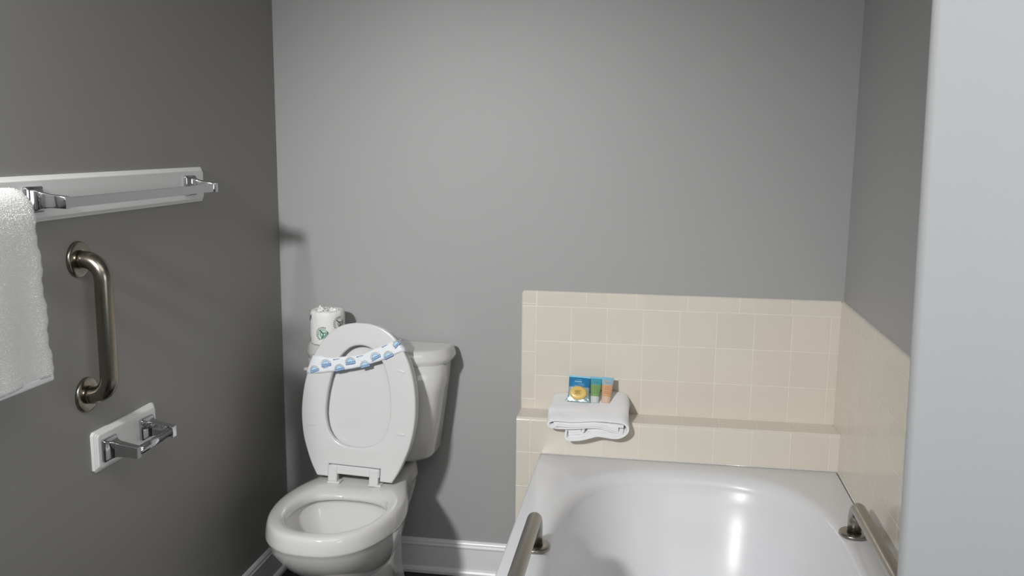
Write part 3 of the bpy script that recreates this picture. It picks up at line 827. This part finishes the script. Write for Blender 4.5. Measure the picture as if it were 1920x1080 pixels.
# ---------------------------------------------------------------- folded towel on the ledge
def ledge_towel():
    root = empty('folded_towel', (1.01, -.07, ZL)); tag(root, 'folded white hand towel draped over the tiled ledge', 'towel')
    ox, oy, oz = root.location
    k_ = .000253
    def P(pts): return [Vector((.887 + (x-165)*k_*1.005, .5960 - (y-640)*k_ + (x-650)*.000006)) for x, y in pts]
    ribs = [(P([(1000,758),(900,742),(790,716),(620,722),(420,728),(290,728),(262,740),(238,752),(205,746),(180,720),(190,690),(250,668),(450,664),(700,655),(850,648),(1010,662),(1080,690),(1112,740),(1098,795),(1040,838),(960,850),(860,840),(760,838),(680,862),(600,882),(500,892),(430,893),(398,872),(392,830),(396,795)]), .0075),
            (P([(1058,790),(1000,784),(900,768),(790,742),(620,746),(430,756),(300,764),(240,760)]), .0050),
            (P([(600,775),(586,800),(592,832),(650,842),(720,816),(800,806),(900,816),(1000,812),(1045,795)]), .0085),
            (P([(415,800),(565,790)]), .0085), (P([(415,830),(572,818)]), .0095), (P([(430,862),(590,856),(650,856)]), .0085),
            (P([(1060,725),(900,705),(700,690),(400,700),(240,705)]), .0075), (P([(640,790),(760,772),(900,788),(1010,800)]), .0075)]
    objs = []; yf, yb = -.150, -.012; ny = 26
    REC = [0, .0015, .002, .008, .009, .010, .006, .009]
    for ri, (cen, th) in enumerate(ribs):
        c2 = spline([(p.x, p.y, 0) for p in cen], 6)
        c2 = [Vector((p.x, p.y)) for p in c2]
        n = len(c2); loop = []; up = []; dn = []
        for i, p in enumerate(c2):
            t = (c2[min(i+1,n-1)]-c2[max(i-1,0)]).normalized(); nn = Vector((-t.y, t.x))
            up.append(p+nn*th/2); dn.append(p-nn*th/2)
        loop = up+dn[::-1]; rings = []
        for j in range(ny+1):
            t = j/ny; y = yf + (yb-yf)*t
            e = 1 if 1 < j else (.72, .93)[j]
            ring = []
            y += REC[ri] * (1-t)
            for i, p in enumerate(loop):
                kk = i if i < n else 2*n-1-i; c_ = c2[kk]; q = c_ + (p-c_)*e
                rise = .046 + max(-.006, min(.006, (q.x-1.01)*.05)); z = q.y + rise*t**.85 ; x = q.x + (1.01-q.x)*.03*t + .0015*math.sin(y*60+q.y*40)
                z += .0012*math.sin(x*55+y*30)
                fl = ZL + .0025
                if y > -D-.006:
                    # rest on the ledge: squeeze the stack between ledge and top
                    lo = .530 + rise*t**.85; hi = .600 + rise*t**.85
                    s_ = (z-lo)/(hi-lo); b_ = min(1, (y+D+.006)/.02)
                    zz = fl + max(0, s_)*(hi-fl); z = z + (zz-z)*b_ if zz > z else z
                    z = max(z, fl) if b_ >= .3 else z
                ring.append((x-ox, y-oy, z-oz))
            rings.append(ring)
        objs.append(ribbon_loft('cloth', rings, n, M_COTTON))
    o = join(objs, 'towel_cloth'); o.parent = root
    for p in o.data.polygons: p.use_smooth = True
    es = o.modifiers.new('es', 'EDGE_SPLIT'); es.split_angle = math.radians(50)
    return root
ledge_towel()

# ---------------------------------------------------------------- toiletries leaning on the wall, standing on the towel
def local_frame(base, lean, yaw=0, roll=0):
    return Matrix.Translation(base) @ Matrix.Rotation(yaw, 4, 'Z') @ Matrix.Rotation(-lean, 4, 'X') @ Matrix.Rotation(roll, 4, 'Y')
def soap_packet():
    root = empty('soap_packet', (.9735, -.074, .6265)); tag(root, 'blue wrapped yellow soap in a clear packet, left of the two small tubes', 'soap packet')
    mw = Matrix.Rotation(-math.radians(26), 4, 'X') @ Matrix.Rotation(math.radians(2), 4, 'Y')
    Wd, Hh = .0335, .083
    def sheet(z0, z1, bulge, m, name, front=True, wav=0, dy=0, flare=0):
        v = []; f = []; nu, nv = 24, 14
        for side in (-1, 1):
            for j in range(nv+1):
                for i in range(nu+1):
                    u = i/nu*2-1; t = j/nv; z = z0+(z1-z0)*t
                    zz = z/Hh; bl = bulge*(max(0, math.sin(math.pi*min(1,max(0,zz))))**.6)*(1-u*u)**.6
                    wd = Wd*(1 - .05*math.sin(math.pi*zz)) + flare*(1-t)
                    v.append((u*wd, side*(bl+.0006)+dy + wav*math.sin(u*7+z*200), z))
        n1 = (nu+1)*(nv+1)
        for s in (0, 1):
            for j in range(nv):
                for i in range(nu):
                    a = s*n1 + j*(nu+1)+i; q = (a, a+1, a+nu+2, a+nu+1); f.append(q if s == 0 else q[::-1])
        bord = [i for i in range(nu)]
        for i in range(nu): f.append((i+1, i, n1+i, n1+i+1)); b_ = nv*(nu+1); f.append((b_+i, b_+i+1, n1+b_+i+1, n1+b_+i))
        for j in range(nv):
            a = j*(nu+1); f.append((a, a+nu+1, n1+a+nu+1, n1+a)); a += nu; f.append((a+nu+1, a, n1+a, n1+a+nu+1))
        o = fixn(mesh_obj(name, v, f, m, root)); o.data.transform(mw); return o
    sheet(.004, .046, .0075, M_CLEAR if 0 else M_PSIL, 'clear_film')
    sheet(.0455, .0745, .0078, M_PBLUE, 'printed_header')
    sheet(.0745, .080, .0005, M_PLB, 'top_crimp')
    sheet(.000, .0115, .001, M_PSIL, 'bottom_crimp', wav=.0008, dy=-.004, flare=.005)
    # soap disc
    d = lathe('soap_disc', [(0,-.0125),(.019,-.0125),(.0235,-.0112),(.0262,-.0085),(.0268,-.004),(.0262,0),(0,0)], M_SOAP, root, 48, 'y', (-.0005, 0, 0)); d.data.transform(mw @ Matrix.Translation((0, 0, .0265)) @ Matrix.Diagonal((1, 1, .80, 1)))
    def marks(name, rects, m, y, par):
        v = []; f = []
        for x0, z0, x1_, z1 in rects:
            k = len(v); v += [(x0,y,z0),(x1_,y,z0+(.0004)),(x1_,y,z1+.0004),(x0,y,z1)]; f.append((k,k+1,k+2,k+3))
        o = mesh_obj(name, v, f, m, par, smooth=False); o.data.transform(mw)
    random.seed(3)
    def words(x, z, ln, h):
        out = []; xe = x+ln
        while x < xe:
            wd = random.uniform(.0006, .0011); out.append((x, z, x+wd, z+h*random.uniform(.65, 1))); x += wd+.0004
        return out
    marks('soap_lettering', words(-.011,.031,.017,.0020)+words(-.010,.0265,.014,.0022)+words(-.011,.022,.018,.0020), M_SOAPT, -.0131, d)
    marks('header_lettering', words(-.014,.0585,.0205,.0052)+words(-.010,.0660,.016,.0016)+words(-.004,.0535,.017,.0013), M_PLB, -.0090, root)
    return root
soap_packet()
def lotion_tube(name, base, hw, Hh, body, topm, capm, textm, label, lean, roll):
    root = empty(name, base); tag(root, label, 'small tube', 'toiletry tubes on the folded towel')
    mw = Matrix.Rotation(-lean, 4, 'X') @ Matrix.Rotation(roll, 4, 'Y')
    def sec(z0, z1, m, nm, n=10):
        rings = []
        for j in range(n+1):
            z = z0+(z1-z0)*j/n; t = z/Hh
            a = hw*(.70+.30*t); b = .0105*(1-t)**.7+.0008
            rings.append([(a*math.copysign(abs(math.cos(q))**.8, math.cos(q)), b*math.sin(q), z) for q in [2*math.pi*k/32 for k in range(32)]])
        o = loft(nm, rings, m, root); o.data.transform(mw); es = o.modifiers.new('es','EDGE_SPLIT'); es.split_angle = math.radians(50); return o
    sec(0, Hh*.24, capm, 'cap'); sec(Hh*.24, Hh*.70, body, 'tube_body'); sec(Hh*.70, Hh*.93, topm, 'tube_top'); c_ = sec(Hh*.93, Hh, M_PLB, 'crimped_end')
    v = []; f = []; random.seed(int(hw*1e5))
    for z, ln in ((.60,.012),(.52,.015),(.44,.011),(.36,.014),(.78,.013)):
        x = -ln/2
        while x < ln/2:
            wd = random.uniform(.0006,.0011); t = z; y = -(.0105*(1-t)**.7+.0010); k = len(v)
            v += [(x,y-.0002,z*Hh),(x+wd,y-.0002,z*Hh),(x+wd,y-.0002,z*Hh+.0015),(x,y-.0002,z*Hh+.0015)]; f.append((k,k+1,k+2,k+3)); x += wd+.0005
    o = mesh_obj('lettering', v, f, textm, root, smooth=False); o.data.transform(mw)
    return root
M_DG = mat('dark_green_ink', (.08, .22, .06), .5); M_DO = mat('rust_ink', (.38, .12, .04), .5)
lotion_tube('lotion_tube', (1.0245, -.074, .6260), .0178, .080, M_TGREEN, M_TTEAL, M_CLEAR, M_DG, 'small green tube with a teal top, between the soap packet and the orange tube', math.radians(26), math.radians(2))
lotion_tube('lotion_tube', (1.0580, -.074, .6270), .0185, .079, M_TOR, M_TGR, M_PEACH, M_DO, 'small orange tube with a grey top, right of the green tube', math.radians(26), math.radians(3))
